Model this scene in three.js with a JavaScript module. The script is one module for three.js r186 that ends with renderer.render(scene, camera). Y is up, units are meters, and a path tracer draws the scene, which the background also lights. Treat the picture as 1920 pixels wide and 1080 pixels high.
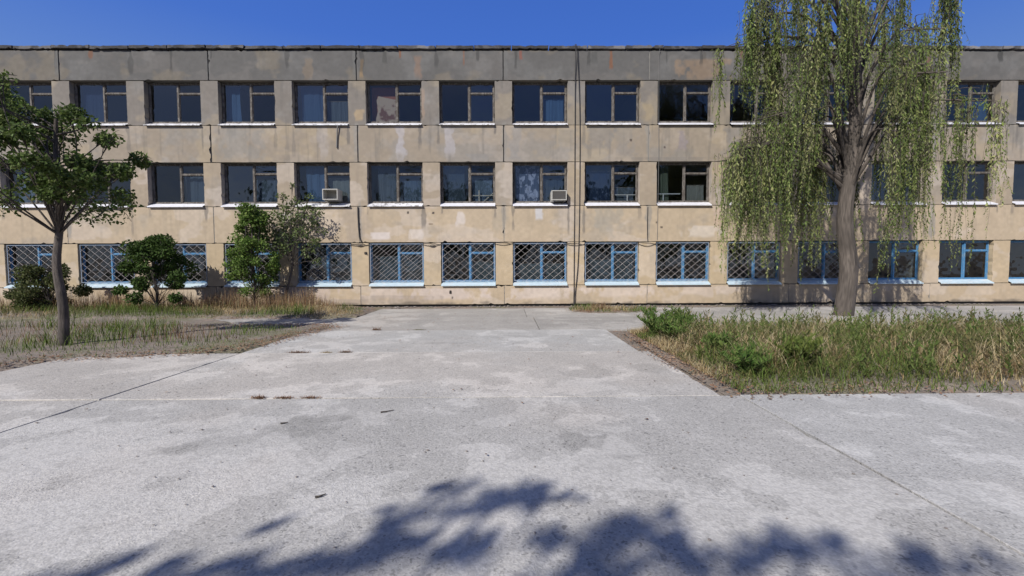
import * as THREE from 'three';
import { mergeGeometries } from 'three/addons/utils/BufferGeometryUtils.js';

// ---------------------------------------------------------------- camera, sky, sun, exposure
const scene = new THREE.Scene();
const camera = new THREE.PerspectiveCamera(2 * Math.atan(540 / 850) * 180 / Math.PI, 1920 / 1080, 0.05, 900);
camera.position.set(-0.2345, 1.7017, 18.976);
camera.rotation.set(-0.050, -0.0098, -0.0044, 'YXZ');
camera.updateMatrixWorld();

const AZ = 35 * Math.PI / 180, EL = 38 * Math.PI / 180;
const SUN = new THREE.Vector3(-Math.sin(AZ) * Math.cos(EL), Math.sin(EL), Math.cos(AZ) * Math.cos(EL));

function makeSky() {
  const W = 512, H = 256, d = new Float32Array(W * H * 4);
  const stops = [[0, .44, .50, .60], [6, .28, .38, .57], [14, .12, .235, .54], [25, .050, .142, .51], [34, .038, .115, .45], [50, .031, .060, .18], [70, .028, .046, .115], [90, .027, .042, .098]];
  for (let j = 0; j < H; j++) {
    const el = ((j + .5) / H - .5) * 180, e = Math.max(0, el);
    let k = 0; while (k < stops.length - 2 && stops[k + 1][0] < e) k++;
    const a = stops[k], b = stops[k + 1], t = Math.min(1, (e - a[0]) / (b[0] - a[0]));
    for (let i = 0; i < W; i++) {
      const az = ((i + .5) / W - .5) * 2 * Math.PI, er = el * Math.PI / 180;
      const x = Math.cos(er) * Math.cos(az), z = Math.cos(er) * Math.sin(az), y = Math.sin(er);
      const ang = Math.acos(Math.min(1, x * SUN.x + y * SUN.y + z * SUN.z)) * 180 / Math.PI;
      const glow = el > 0 ? .9 * Math.exp(-ang / 9) + .16 * Math.exp(-ang / 28) : 0;
      const o = (j * W + i) * 4;
      d[o] = a[1] + (b[1] - a[1]) * t + glow; d[o + 1] = a[2] + (b[2] - a[2]) * t + glow * .97; d[o + 2] = a[3] + (b[3] - a[3]) * t + glow * .9; d[o + 3] = 1;
    }
  }
  const t = new THREE.DataTexture(d, W, H, THREE.RGBAFormat, THREE.FloatType);
  t.mapping = THREE.EquirectangularReflectionMapping; t.magFilter = THREE.LinearFilter; t.needsUpdate = true;
  return t;
}
const sky = makeSky();
scene.background = sky; scene.environment = sky;

const sun = new THREE.DirectionalLight(new THREE.Color(1, .955, .885), 4.4);
sun.position.copy(SUN).multiplyScalar(60); sun.target.position.set(0, 0, 0);
sun.castShadow = true; sun.shadow.mapSize.set(4096, 4096);
Object.assign(sun.shadow.camera, { left: -40, right: 40, top: 40, bottom: -40, near: 1, far: 160 });
scene.add(sun, sun.target);

const renderer = new THREE.WebGLRenderer({ antialias: true });
renderer.setSize(1024, 576);
renderer.toneMapping = THREE.LinearToneMapping;
renderer.toneMappingExposure = 1.13;
renderer.shadowMap.enabled = true;

// ---------------------------------------------------------------- helpers
function RNG(a) { return () => { a |= 0; a = a + 0x6D2B79F5 | 0; let t = Math.imul(a ^ a >>> 15, 1 | a); t = t + Math.imul(t ^ t >>> 7, 61 | t) ^ t; return ((t ^ t >>> 14) >>> 0) / 4294967296; }; }
const names = {};
function numbered(n) { const k = names[n] = (names[n] ?? -1) + 1; return k ? `${n}_${String(k).padStart(3, '0')}` : n; }
const V = (x, y, z) => new THREE.Vector3(x, y, z);
function hash(i, j, s) { let h = Math.imul(i, 374761393) + Math.imul(j, 668265263) + Math.imul(s, 1274126177); h = Math.imul(h ^ h >>> 13, 1274126177); return ((h ^ h >>> 16) >>> 0) / 4294967296; }
function vn(x, y, s) {
  const i = Math.floor(x), j = Math.floor(y); let u = x - i, v = y - j; u = u * u * (3 - 2 * u); v = v * v * (3 - 2 * v);
  const a = hash(i, j, s), b = hash(i + 1, j, s), c = hash(i, j + 1, s), d = hash(i + 1, j + 1, s);
  return a + (b - a) * u + (c - a) * v + (a - b - c + d) * u * v;
}
function fbm(x, y, s, o = 4) { let r = 0, a = .5, t = 0; for (let k = 0; k < o; k++) { r += a * vn(x, y, s + k * 17); t += a; x = x * 2.03 + 11.3; y = y * 2.03 + 5.7; a *= .5; } return r / t; }
const sstep = (a, b, x) => { const t = Math.min(1, Math.max(0, (x - a) / (b - a))); return t * t * (3 - 2 * t); };
const mix = (a, b, t) => a + (b - a) * t;
const enc = c => { c = Math.min(1, Math.max(0, c)); return 255 * (c <= .0031308 ? 12.92 * c : 1.055 * c ** (1 / 2.4) - .055); };

function texture(w, h, fn, srgb = true, wrap = THREE.RepeatWrapping) {
  const d = new Uint8Array(w * h * 4), out = [0, 0, 0];
  for (let j = 0; j < h; j++) for (let i = 0; i < w; i++) {
    fn((i + .5) / w, (j + .5) / h, out); const o = (j * w + i) * 4;
    if (srgb) { d[o] = enc(out[0]); d[o + 1] = enc(out[1]); d[o + 2] = enc(out[2]); }
    else { d[o] = d[o + 1] = d[o + 2] = Math.max(0, Math.min(255, out[0] * 255)); }
    d[o + 3] = 255;
  }
  const t = new THREE.DataTexture(d, w, h, THREE.RGBAFormat);
  t.colorSpace = srgb ? THREE.SRGBColorSpace : THREE.NoColorSpace; t.wrapS = t.wrapT = wrap; t.magFilter = THREE.LinearFilter; t.minFilter = THREE.LinearMipmapLinearFilter; t.generateMipmaps = true; t.needsUpdate = true;
  return t;
}
function std(o) { const m = new THREE.MeshStandardMaterial({ roughness: .9, metalness: 0, ...o }); return m; }
function lin(r, g, b) { return new THREE.Color().setRGB(r, g, b); }

// box projected uv in metres; geometry is in world axes
function planarUV(g) {
  if (g.index) g = g.toNonIndexed();
  g.computeVertexNormals();
  const p = g.attributes.position, n = g.attributes.normal, uv = new Float32Array(p.count * 2);
  for (let i = 0; i < p.count; i++) {
    const nx = Math.abs(n.getX(i)), ny = Math.abs(n.getY(i)), nz = Math.abs(n.getZ(i)), x = p.getX(i), y = p.getY(i), z = p.getZ(i);
    if (nz >= nx && nz >= ny) { uv[2 * i] = x; uv[2 * i + 1] = y; } else if (ny >= nx) { uv[2 * i] = x; uv[2 * i + 1] = z; } else { uv[2 * i] = z; uv[2 * i + 1] = y; }
  }
  g.setAttribute('uv', new THREE.BufferAttribute(uv, 2));
  return g;
}
// chamfered box between two corners
function cbox(x0, x1, y0, y1, z0, z1, c = .004) {
  const s = new THREE.Shape([new THREE.Vector2(x0 + c, y0 + c), new THREE.Vector2(x1 - c, y0 + c), new THREE.Vector2(x1 - c, y1 - c), new THREE.Vector2(x0 + c, y1 - c)]);
  const g = new THREE.ExtrudeGeometry(s, { depth: z1 - z0 - 2 * c, bevelEnabled: true, bevelThickness: c, bevelSize: c, bevelSegments: 1 });
  g.translate(0, 0, z0 + c); return g;
}
const strip = g => { const q = g.index ? g.toNonIndexed() : g; for (const k of Object.keys(q.attributes)) if (!['position', 'uv', 'normal', 'color'].includes(k)) q.deleteAttribute(k); return q; };
const merge = list => { const q = list.map(strip); const keys = ['uv', 'normal', 'color'].filter(k => q.every(g => g.attributes[k])); for (const g of q) for (const k of ['uv', 'normal', 'color']) if (!keys.includes(k)) g.deleteAttribute(k); return mergeGeometries(q); };
function mesh(name, g, m, parent) { const o = new THREE.Mesh(g, m); o.name = parent === scene ? numbered(name) : name; o.castShadow = o.receiveShadow = true; parent.add(o); return o; }
function tag(o, label, category, group, kind) { if (label) o.userData.label = label; if (category) o.userData.category = category; if (group) o.userData.group = group; if (kind) o.userData.kind = kind; return o; }
function thing(name, label, category, pos = [0, 0, 0], group) { const o = new THREE.Group(); o.name = numbered(name); o.position.set(...pos); scene.add(o); return tag(o, label, category, group); }

// outline with jittered, chipped edges, extruded towards +z (front face at zf)
function chipped(x0, x1, y0, y1, zf, thick, seed, o = {}) {
  const r = RNG(seed), { jit = .004, chip = .05, step = .11, p = .07, bevel = .007 } = o, pts = [];
  const edge = (ax, ay, bx, by, nx, ny) => {
    const L = Math.hypot(bx - ax, by - ay), n = Math.max(2, Math.round(L / step));
    for (let k = 0; k < n; k++) {
      const t = (k + (k ? (r() - .5) * .5 : 0)) / n; let d = r() * jit; if (k && r() < p) d += chip * (.25 + r() * r());
      if (!k) d = .003 + r() * r() * chip * .5;
      pts.push(new THREE.Vector2(ax + (bx - ax) * t - nx * d, ay + (by - ay) * t - ny * d + (k ? 0 : 0)));
    }
  };
  edge(x0 + .004, y0 + .004, x1 - .004, y0 + .004, 0, -1); edge(x1 - .004, y0 + .004, x1 - .004, y1 - .004, 1, 0);
  edge(x1 - .004, y1 - .004, x0 + .004, y1 - .004, 0, 1); edge(x0 + .004, y1 - .004, x0 + .004, y0 + .004, -1, 0);
  const g = new THREE.ExtrudeGeometry(new THREE.Shape(pts), { depth: thick - bevel, bevelEnabled: true, bevelThickness: bevel, bevelSize: bevel * .6, bevelOffset: -bevel * .6, bevelSegments: 1 });
  g.translate(0, 0, zf - thick); return g;
}

// ---------------------------------------------------------------- surface textures
const BX0 = -24.73, BX1 = 24.0;                    // the block's ends
const Y = [0.07, .87, 2.67, 4.17, 5.97, 7.47, 9.27, 10.47];
const JOINTS = []; for (let k = -4; k <= 4; k++) JOINTS.push(-.365 + 6 * k);

// bands of paint on the facade, linear base colours
const BAND = [
  [0, .87, [.448, .356, .248]], [.87, 2.67, [.448, .355, .236]], [2.67, 4.17, [.432, .348, .248]], [4.17, 5.97, [.335, .275, .205]],
  [5.97, 7.47, [.295, .248, .192]], [7.47, 9.27, [.198, .178, .155]], [9.27, 11, [.118, .114, .108]]];
const STAINS = [ // x, y top, width, length, colour, strength : rust and soot runs, washed patches, seen in the photograph
  [-1.98, 10.45, .10, .55, [.25, .10, .05], .6], [4.05, 10.45, .10, .8, [.22, .09, .04], .7], [.35, 10.45, .12, .35, [.25, .08, .05], .6], [-3.85, 10.2, .3, .95, [.28, .15, .08], .35],
  [-6.15, 10.1, .12, .7, [.34, .22, .10], .5], [-8.3, 10.1, .3, .9, [.28, .20, .12], .3], [-5.2, 10.44, .16, .5, [.07, .07, .065], .7], [3.35, 10.44, .2, .6, [.08, .08, .075], .6], [7.9, 10.4, .22, .5, [.09, .08, .07], .6],
  [7.8, 10.1, 1.4, .85, [.25, .18, .12], .7], [-3.7, 8.9, .14, 1.2, [.36, .24, .16], .4], [-6.3, 8.1, .3, .5, [.42, .31, .18], .6], [5.6, 8.3, .4, .7, [.36, .28, .16], .4],
  [-4.6, 7.4, .3, 1.5, [.42, .40, .42], .55], [-2.6, 7.3, .35, 1.2, [.42, .40, .42], .5], [-7.8, 7.4, .3, 1.4, [.40, .37, .36], .35], [3.6, 7.4, .9, 1.1, [.20, .19, .18], .6], [4.6, 7.4, .7, 1.3, [.22, .21, .2], .45], [7.0, 7.2, .35, .8, [.24, .21, .22], .7],
  [9.2, 7.3, .6, 1.4, [.2, .19, .18], .6], [6.6, 6.15, 3.2, .2, [.20, .18, .16], .5], [-11.2, 7.3, 1.4, 1.3, [.25, .24, .22], .55], [-1.5, 6.3, .8, .35, [.24, .23, .22], .5], [.1, 7.3, .4, 1.4, [.25, .24, .23], .55],
  [2.3, 7.3, .6, 1.1, [.24, .225, .2], .4], [1.1, 4.05, .25, .45, [.52, .52, .54], .75], [4.0, 4.05, .8, 1.2, [.27, .26, .23], .45], [-6.6, 4.1, .8, 1.45, [.36, .30, .24], .5], [-3.0, 4.0, .8, .9, [.45, .36, .25], .4], [-.5, 4.1, .5, 1.3, [.36, .31, .24], .5],
  [-5.5, 3.1, .7, .3, [.62, .56, .53], .7], [-9.4, 3.9, .5, .4, [.6, .56, .54], .5], [-4.0, 3.2, .5, .5, [.62, .57, .54], .5], [-2.2, 3.9, .3, .7, [.60, .56, .55], .5], [8.0, 3.3, 1.2, .5, [.60, .55, .50], .5], [8.6, 4.0, .3, .9, [.52, .38, .30], .4],
  [-2.7, .75, 2.6, .5, [.54, .46, .41], .75], [1.3, .75, 2.0, .5, [.54, .46, .40], .75], [4.6, .8, 2.2, .55, [.54, .46, .40], .7], [8.0, .8, 2.2, .45, [.52, .44, .38], .65], [-5.4, .75, 1.6, .5, [.52, .44, .39], .6], [-9, .8, 2.2, .5, [.52, .43, .38], .6],
  [-4.6, .45, 2.4, .36, [.30, .25, .21], .5], [-7.0, .3, 1.6, .25, [.3, .25, .22], .5],
  [-2.62, .66, .12, .14, [.02, .017, .015], 1.6], [-6.12, 2.28, .12, .12, [.02, .017, .015], 1.6], [-2.55, .4, .08, .1, [.05, .04, .035], .8], [-4.35, 3.95, .08, .1, [.05, .04, .035], .9], [-3.3, 3.93, .08, .1, [.05, .04, .035], .9],
  [6.0, 3.5, .07, .08, [.1, .08, .06], .9], [6.2, 3.3, .07, .08, [.1, .08, .06], .9], [6.3, 6.6, .1, .1, [.08, .06, .05], .9], [4.9, 6.9, .1, .12, [.08, .06, .05], .9], [-3.4, 3.45, .2, .07, [.2, .15, .1], .8]];
{ // drips below sill ends and coping joints, sealing compound smeared beside the joints
  const r = RNG(99);
  for (let j = -8; j <= 7; j++) for (const y of [Y[3], Y[5]]) for (const e of [0, 2.27]) if (r() < .75) STAINS.push([3 * j + e + (r() - .5) * .15, y + .02, .05 + .09 * r(), .35 + 1.0 * r(), [.13, .12, .11], .35 + .35 * r()]);
  for (let x = BX0; x < BX1; x += 1.55 * (r() < .5 ? 1 : 2)) STAINS.push([x + (r() - .5) * .2, 10.47, .05 + .12 * r(), .25 + .8 * r(), r() < .3 ? [.19, .085, .045] : [.05, .05, .048], .4 + .4 * r()]);
  for (const jx of JOINTS) for (const [y0, y1] of [[Y[2], Y[3]], [Y[4], Y[5]], [Y[6], Y[7]]]) if (r() < .8) STAINS.push([jx + (r() - .5) * .12, y1 + .05, .10 + .14 * r(), y1 - y0, y0 > 9 ? [.15, .148, .14] : [.26, .245, .22], .55 + .3 * r()]);
}
const facadeMap = texture(2048, 512, (u, v, o) => {
  const x = BX0 - .6 + u * 50, y = v * 11;
  let k = 0; while (k < 6 && y > BAND[k][1]) k++;
  const c = BAND[k][2]; let [r, g, b] = c;
  const n1 = fbm(x * .45, y * .8, 3, 4), n2 = fbm(x * 1.7, y * 1.9, 9, 4), st = fbm(x * 5, y * .55, 21, 4), n3 = vn(x * 9, y * 9, 5);
  // paint worn through to grey cement in ragged patches
  const wear = sstep(.52, .66, n1 * .6 + n2 * .4) * (k >= 4 ? .55 : k >= 2 ? .35 : .18);
  const cem = k === 6 ? [.155, .152, .145] : [.23, .22, .205]; r = mix(r, cem[0], wear); g = mix(g, cem[1], wear); b = mix(b, cem[2], wear);
  // leftover warm paint on the grey bands
  const warm = sstep(.57, .68, fbm(x * .8 + 40, y * 1.1, 31, 4)) * (k >= 5 ? .3 : k >= 3 ? .35 : .1);
  const wk = k === 6 ? .55 : .9; r = mix(r, .46 * wk, warm); g = mix(g, .37 * wk, warm); b = mix(b, .24 * wk, warm);
  // pale lime wash blotches on the painted bands
  const pale = sstep(.56, .64, fbm(x * .9 - 13, y * 1.3, 47, 4)) * (k <= 3 ? .32 : .12);
  const pk = k >= 5 ? .45 : 1; r = mix(r, .56 * pk, pale); g = mix(g, .49 * pk, pale); b = mix(b, .43 * pk, pale);
  // run marks of soot, thin and broken
  const run = sstep(.60, .76, st) * (k >= 4 ? .42 : .16) * (.4 + .6 * n2);
  r = mix(r, .12, run); g = mix(g, .115, run); b = mix(b, .105, run);
  for (const s of STAINS) {
    const dx = (x - s[0]) / s[2], dy = (s[1] - y) / s[3];
    if (dx < -1 || dx > 1 || dy < -.3 || dy > 1.2) continue;
    const e = Math.abs(dx) * 1.15 + (fbm(x * 4, y * 3, 61, 3) - .5) * 1.3, m = (1 - sstep(.45, .8, e)) * sstep(-.1, .06, dy + (n2 - .5) * .2) * (1 - sstep(.72, 1.05, dy + (n2 - .5) * .5));
    const a = Math.min(1, m * s[5]); r = mix(r, s[4][0], a); g = mix(g, s[4][1], a); b = mix(b, s[4][2], a);
  }
  // splashed soil at the foot
  const foot = sstep(.0, .12, .1 + .22 * fbm(x * 1.6, 3, 71, 4) - y) * sstep(.38, .62, n2); r = mix(r, .11, foot * .7); g = mix(g, .095, foot * .7); b = mix(b, .08, foot * .7);
  const gr = .93 + .14 * n3 * (.5 + n2) + .10 * (n2 - .5); o[0] = r * gr; o[1] = g * gr; o[2] = b * gr;
});
facadeMap.repeat.set(1 / 50, 1 / 11); facadeMap.offset.set((-BX0 + .6) / 50, 0);
const grain = texture(512, 512, (u, v, o) => {
  const t = (x, y, s, f) => { const X = x * f, Yy = y * f; const a = vn(X, Yy, s), b = vn(X - f, Yy, s), c = vn(X, Yy - f, s), d = vn(X - f, Yy - f, s); const wx = x, wy = y; return (a * (1 - wx) + b * wx) * (1 - wy) + (c * (1 - wx) + d * wx) * wy; };
  const p = t(u, v, 4, 90), q = t(u, v, 8, 26), s = t(u, v, 15, 190); o[0] = .35 * p + .35 * q + .3 * s - .5 * sstep(.72, .82, p) * .6;
}, false);
const grainAt = m => { const t = grain.clone(); t.repeat.set(1 / m, 1 / m); t.needsUpdate = true; return t; };
const M = {};
M.facade = std({ map: facadeMap, bumpMap: grainAt(1.7), bumpScale: .006, roughness: .95 });

// concrete yard, 12 m by 12 m of it, mirrored beyond
const YARD = { x: -5.2, z: 4.6, s: 12 };
const SPOTS = [[-2.55, 14.3, .55, .35, .50], [-2.2, 14.05, .3, .14, .55], [.55, 14.75, .35, .25, .55], [.8, 15.1, .35, .12, .45], [-2.9, 14.7, .5, .4, .35], [-1.65, 9.2, .9, .16, .35], [2.2, 11.7, .6, .3, .35], [1.0, 12.0, .35, .5, .3], [-.4, 8.4, .8, .3, .25]];
const yardMap = texture(2048, 2048, (u, v, o) => {
  const x = YARD.x + u * YARD.s, z = YARD.z + v * YARD.s;
  const a = fbm(x * .7, z * .7, 101, 4), m = fbm(x * 2.4, z * 2.4, 111, 4), f = .6 * vn(x * 41 + z * 23, z * 41 - x * 23, 121) + .4 * vn(x * 60 - z * 50, z * 60 + x * 50, 125), h = vn(x * 70 + z * 50, z * 70 - x * 50, 131), q = fbm(x * 7, z * 7, 151, 3);
  let c = .42 + .08 * (a - .5) + .10 * (m - .5) + .06 * (q - .5);
  // cement skin still whole, paler, with ragged edges
  const rim = x < .3 ? (z < 13.27 ? .075 * Math.exp(-(13.27 - z) / .22) : -.03 * Math.exp(-(z - 13.27) / .5)) : (z > 13.27 ? .06 * Math.exp(-(z - 13.27) / .25) : -.03 * Math.exp(-(13.27 - z) / .6)), rim2 = z > 7.22 && z < 10.24 ? .03 * Math.exp(-(z - 7.22) / .5) : 0;
  const skin = sstep(.54, .558, rim + rim2 + a * .5 + m * .5 + (f - .5) * .05 + (q - .5) * .10); c = mix(c, .51 + .03 * (q - .5), skin * .62);
  // bare patches where the aggregate shows
  const bare = sstep(.54, .58, fbm(x * 1.1 + 31, z * 1.1 + 9, 141, 4) * .62 + q * .38); c = mix(c, .345, bare * .35);
  // pits and stones
  const rough = .35 + .65 * (1 - skin); const pit = sstep(.62, .74, f) * rough; c *= 1 - .42 * pit; c *= .87 + .26 * sstep(.3, .7, f); const pit2 = sstep(.76, .86, h) * rough; c *= 1 - .28 * pit2;
  const stone = sstep(.78, .86, vn(x * 55 + 7, z * 55, 161)) * rough; c = mix(c, .5, stone * .5);
  const big = sstep(.80, .86, .7 * vn(x * 13 + z * 9, z * 13 - x * 9, 171) + .3 * f) * rough; c *= 1 - .25 * big;
  let oil = 0; for (const s of SPOTS) { const d = Math.hypot((x - s[0]) / s[2], (z - s[1]) / s[3]) + (m - .5) * 1.6 + (q - .5) * .8; oil = Math.max(oil, s[4] * (1 - sstep(.55, .95, d))); }
  c *= 1 - oil * .38;
  const dust = sstep(.5, .7, fbm(x * .5 + 3, z * .5, 181, 4)) * .5, w = (.94 + .12 * h) * c;
  o[0] = w * mix(1.10, 1.13, dust) * 1.05; o[1] = w * mix(1.06, 1.045, dust) * 1.06; o[2] = w * mix(1.02, .97, dust) * 1.05;
}, true, THREE.MirroredRepeatWrapping);
yardMap.repeat.set(1 / YARD.s, 1 / YARD.s); yardMap.offset.set(-YARD.x / YARD.s, -YARD.z / YARD.s);
const yardBump = grainAt(1.3);
const slabMat = [.97, .915, 1.0, .925, 1.0, .95].map((k, i) => std({ map: yardMap, bumpMap: yardBump, bumpScale: .008, roughness: .93, color: lin(k * (1 + .012 * (i % 3 - 1)), k, k * (1 - .012 * (i % 3 - 1))) }));
const roadMat = [.80, .86, .75, .83].map(k => std({ map: yardMap, bumpMap: yardBump, bumpScale: .014, roughness: .95, color: lin(k * 1.02, k, k * .98) }));

const soilMap = texture(1024, 1024, (u, v, o) => {
  const W = (s, f, oc) => { const x = u * f, y = v * f; const A = fbm(x, y, s, oc), B = fbm(x - f, y, s, oc), C = fbm(x, y - f, s, oc), D = fbm(x - f, y - f, s, oc); return (A * (1 - u) + B * u) * (1 - v) + (C * (1 - u) + D * u) * v; };
  const a = W(201, 5, 4), b = W(211, 24, 3), c = W(221, 90, 2);
  let r = .25 + .09 * (b - .5), g = .212 + .07 * (b - .5), bl = .178 + .05 * (b - .5);
  const lit = sstep(.5, .56, a * .5 + b * .5); r = mix(r, .30, lit * .6); g = mix(g, .225, lit * .6); bl = mix(bl, .18, lit * .6);
  const gn = sstep(.53, .6, W(231, 7, 4)); r = mix(r, .17, gn * .5); g = mix(g, .175, gn * .5); bl = mix(bl, .09, gn * .5);
  const s = .75 + .5 * c; o[0] = r * s; o[1] = g * s; o[2] = bl * s;
});
soilMap.repeat.set(1 / 5, 1 / 5);
M.soil = std({ map: soilMap, bumpMap: grainAt(.9), bumpScale: .03, roughness: 1 });

// ---------------------------------------------------------------- ground and paving
{
  const parts = [];
  const g0 = new THREE.PlaneGeometry(500, 500, 1, 1); g0.rotateX(-Math.PI / 2); g0.translate(0, -.03, 0);
  tag(mesh('ground', planarUV(g0), M.soil, scene), null, null, null, 'structure');
}
// the soil rises a little over the slab edges in the two beds
function bed(name, outline, h, seed, label) {
  const r = RNG(seed), S = new THREE.Shape(outline.map(p => new THREE.Vector2(p[0], -p[1])));
  const pts = S.getPoints(), xs = pts.map(p => p.x), zs = pts.map(p => -p.y), x0 = Math.min(...xs), x1 = Math.max(...xs), z0 = Math.min(...zs), z1 = Math.max(...zs);
  const inside = (x, z) => { let d = 1e9, c = false; for (let i = 0, j = pts.length - 1; i < pts.length; j = i++) { const ax = pts[i].x, az = -pts[i].y, bx = pts[j].x, bz = -pts[j].y; if ((az > z) !== (bz > z) && x < (bx - ax) * (z - az) / (bz - az) + ax) c = !c; const t = Math.max(0, Math.min(1, ((x - ax) * (bx - ax) + (z - az) * (bz - az)) / ((bx - ax) ** 2 + (bz - az) ** 2))); d = Math.min(d, Math.hypot(x - ax - t * (bx - ax), z - az - t * (bz - az))); } return c ? d : -d; };
  const st = .12, nx = Math.ceil((x1 - x0) / st), nz = Math.ceil((z1 - z0) / st), pos = [], idx = [], hh = [];
  for (let j = 0; j <= nz; j++) for (let i = 0; i <= nx; i++) {
    const x = x0 + i * st, z = z0 + j * st, d = inside(x, z) + (fbm(x * 1.6, z * 1.6, seed, 4) - .5) * .7;
    const y = -.02 + h * sstep(-.1, .35, d) + .035 * (fbm(x * 4, z * 4, seed + 5, 3) - .5) * sstep(0, .3, d); pos.push(x, y, z); hh.push(d);
  }
  for (let j = 0; j < nz; j++) for (let i = 0; i < nx; i++) { const a = j * (nx + 1) + i, b = a + 1, c = a + nx + 1, d = c + 1; if (Math.max(hh[a], hh[b], hh[c], hh[d]) > -.1) idx.push(a, c, b, b, c, d); }
  const g = new THREE.BufferGeometry(); g.setAttribute('position', new THREE.Float32BufferAttribute(pos, 3)); g.setIndex(idx); g.computeVertexNormals();
  const uv = []; for (let i = 0; i < pos.length; i += 3) uv.push(pos[i], pos[i + 2]); g.setAttribute('uv', new THREE.Float32BufferAttribute(uv, 2));
  tag(mesh(name, g, M.soil, scene), null, null, null, 'structure');
  return { inside, x0, x1, z0, z1 };
}
const SLAB_TOP = .03;
function slab(parent, x0, x1, z0, z1, mat, seed, top = SLAB_TOP) {
  const r = RNG(seed), g = chipped(x0 + .003, x1 - .003, -z1 + .011, -z0 - .011, 0, .16, seed, { jit: .005, chip: .035, step: .16, p: .05, bevel: .004 });
  g.rotateX(-Math.PI / 2);
  const cx = (x0 + x1) / 2, cz = (z0 + z1) / 2; g.translate(-cx, 0, -cz); g.rotateX((r() - .5) * .003); g.rotateZ((r() - .5) * .0012); g.translate(cx, top + (r() - .5) * .010, cz);
  return mesh('slab', planarUV(g), mat, parent);
}
{
  const yard = new THREE.Group(); yard.name = 'concrete_yard'; scene.add(yard); tag(yard, null, null, null, 'structure');
  const rows = [24.2, 19.3, 13.27, 10.24, 7.22]; let k = 0;
  for (let i = 0; i < rows.length - 1; i++) {
    const z1 = rows[i], z0 = rows[i + 1], near = z0 > 13;
    const cols = near ? [-11.4, -5.4, 2.72, 8.7] : z0 > 10 ? [-8.4, -5.4, 2.5] : [-5.4, 2.32];
    for (let j = 0; j < cols.length - 1; j++) { const m = slabMat[[[0, 3, 5], [5, 1, 0], [5, 2, 4], [0, 5, 3]][i][j % 3]]; slab(yard, cols[j], cols[j + 1], z0, z1, m, 400 + k++); }
  }
  { /* sand in the joints */ const parts = [[-11.4, 8.7, 13.27, 24.2], [-8.4, 2.5, 10.24, 13.27], [-5.4, 2.32, 7.22, 10.24]].map(([a, b, c, d]) => { const g = new THREE.PlaneGeometry(b - a - .1, d - c - .02); g.rotateX(-Math.PI / 2); g.translate((a + b) / 2, -.016, (c + d) / 2); return g; }); mesh('joint_sand', planarUV(merge(parts)), std({ color: lin(.10, .09, .08), bumpMap: grainAt(.4), bumpScale: .01 }), yard); }
  const road = new THREE.Group(); road.name = 'concrete_road'; scene.add(road); tag(road, null, null, null, 'structure');
  for (let x = -29.4; x < 30; x += 6) { const w = [x, x + 6]; slab(road, w[0], w[1], 4.19, 7.20, roadMat[(k * 3) % 4], 600 + k++, .02); }
  for (let x = -5.2; x < 30; x += 5.6) slab(road, x, x + 5.6, 1.2, 4.17, roadMat[(k * 5 + 1) % 4], 600 + k++, .012);
}
const bedWall = bed('soil_bed', [[-30, .15], [-6.6, .15], [-5.5, 1.2], [-5.3, 3.6], [-5.9, 4.6], [-8, 4.4], [-30, 4.5]], .10, 11);
const bedLeft = bed('soil_bed', [[-30, 4.3], [-9.4, 4.4], [-8.2, 5.6], [-7.2, 6.1], [-5.6, 6.0], [-4.9, 6.6], [-5.3, 8.2], [-5.5, 9.6], [-6.3, 10.3], [-8.6, 10.9], [-9.2, 13], [-11.8, 13.6], [-12, 26], [-30, 26]], .09, 13);
const bedRight = bed('soil_bed', [[2.7, 7.9], [3.2, 7.5], [30, 7.4], [30, 22], [9.4, 22], [9.0, 13.6], [5.6, 13.2], [2.85, 13.2], [2.68, 11.5], [2.62, 9.6]], .09, 17);
const bedTuft = bed('soil_bed', [[1.95, 2.0], [3.2, 1.7], [4.9, 1.9], [5.4, 2.4], [4.4, 3.0], [2.6, 3.2], [2.0, 2.8]], .08, 19);

// ---------------------------------------------------------------- the building
const building = thing('school_building', 'long three-storey concrete panel building with worn beige and grey paint', 'building');
const peel = texture(256, 256, (u, v, o) => { const n = fbm(u * 26, v * 9, 301, 4), m = fbm(u * 60, v * 60, 311, 2), p = sstep(.5, .58, n + (m - .5) * .2); o[0] = mix(.085, .16, p) * (.8 + .4 * m); o[1] = mix(.073, .146, p) * (.8 + .4 * m); o[2] = mix(.062, .13, p) * (.8 + .4 * m); });
peel.repeat.set(1 / 1.3, 1 / 1.3);
const bluePeel = texture(256, 256, (u, v, o) => { const n = fbm(u * 14, v * 14, 321, 4), m = fbm(u * 60, v * 60, 331, 2), p = sstep(.62, .7, n); o[0] = mix(.065, .15, p) * (.85 + .3 * m); o[1] = mix(.20, .25, p) * (.85 + .3 * m); o[2] = mix(.37, .35, p) * (.85 + .3 * m); });
bluePeel.repeat.set(1 / 1.3, 1 / 1.3);
const flake = texture(512, 128, (u, v, o) => { const n = fbm(u * 60, v * 10, 341, 4), m = fbm(u * 220, v * 50, 351, 2), p = sstep(.56, .63, n + (m - .5) * .15), q = sstep(.62, .72, fbm(u * 18, v * 5, 361, 3)); const c = .74 + .1 * (m - .5); o[0] = mix(mix(c, .13, p * .75), .5, q * .5); o[1] = mix(mix(c, .12, p * .75), .47, q * .5); o[2] = mix(mix(c * 1.03, .115, p * .75), .46, q * .5); });
flake.repeat.set(1 / 6, 1 / 1);
const flakeClean = texture(512, 128, (u, v, o) => { const m = fbm(u * 60, v * 20, 371, 3), c = .70 + .16 * (m - .5); const p = sstep(.66, .74, fbm(u * 40, v * 12, 381, 3)); o[0] = mix(c, .3, p * .5); o[1] = mix(c, .28, p * .5); o[2] = mix(c * 1.06, .27, p * .5); });
flakeClean.repeat.set(1 / 6, 1);
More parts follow.
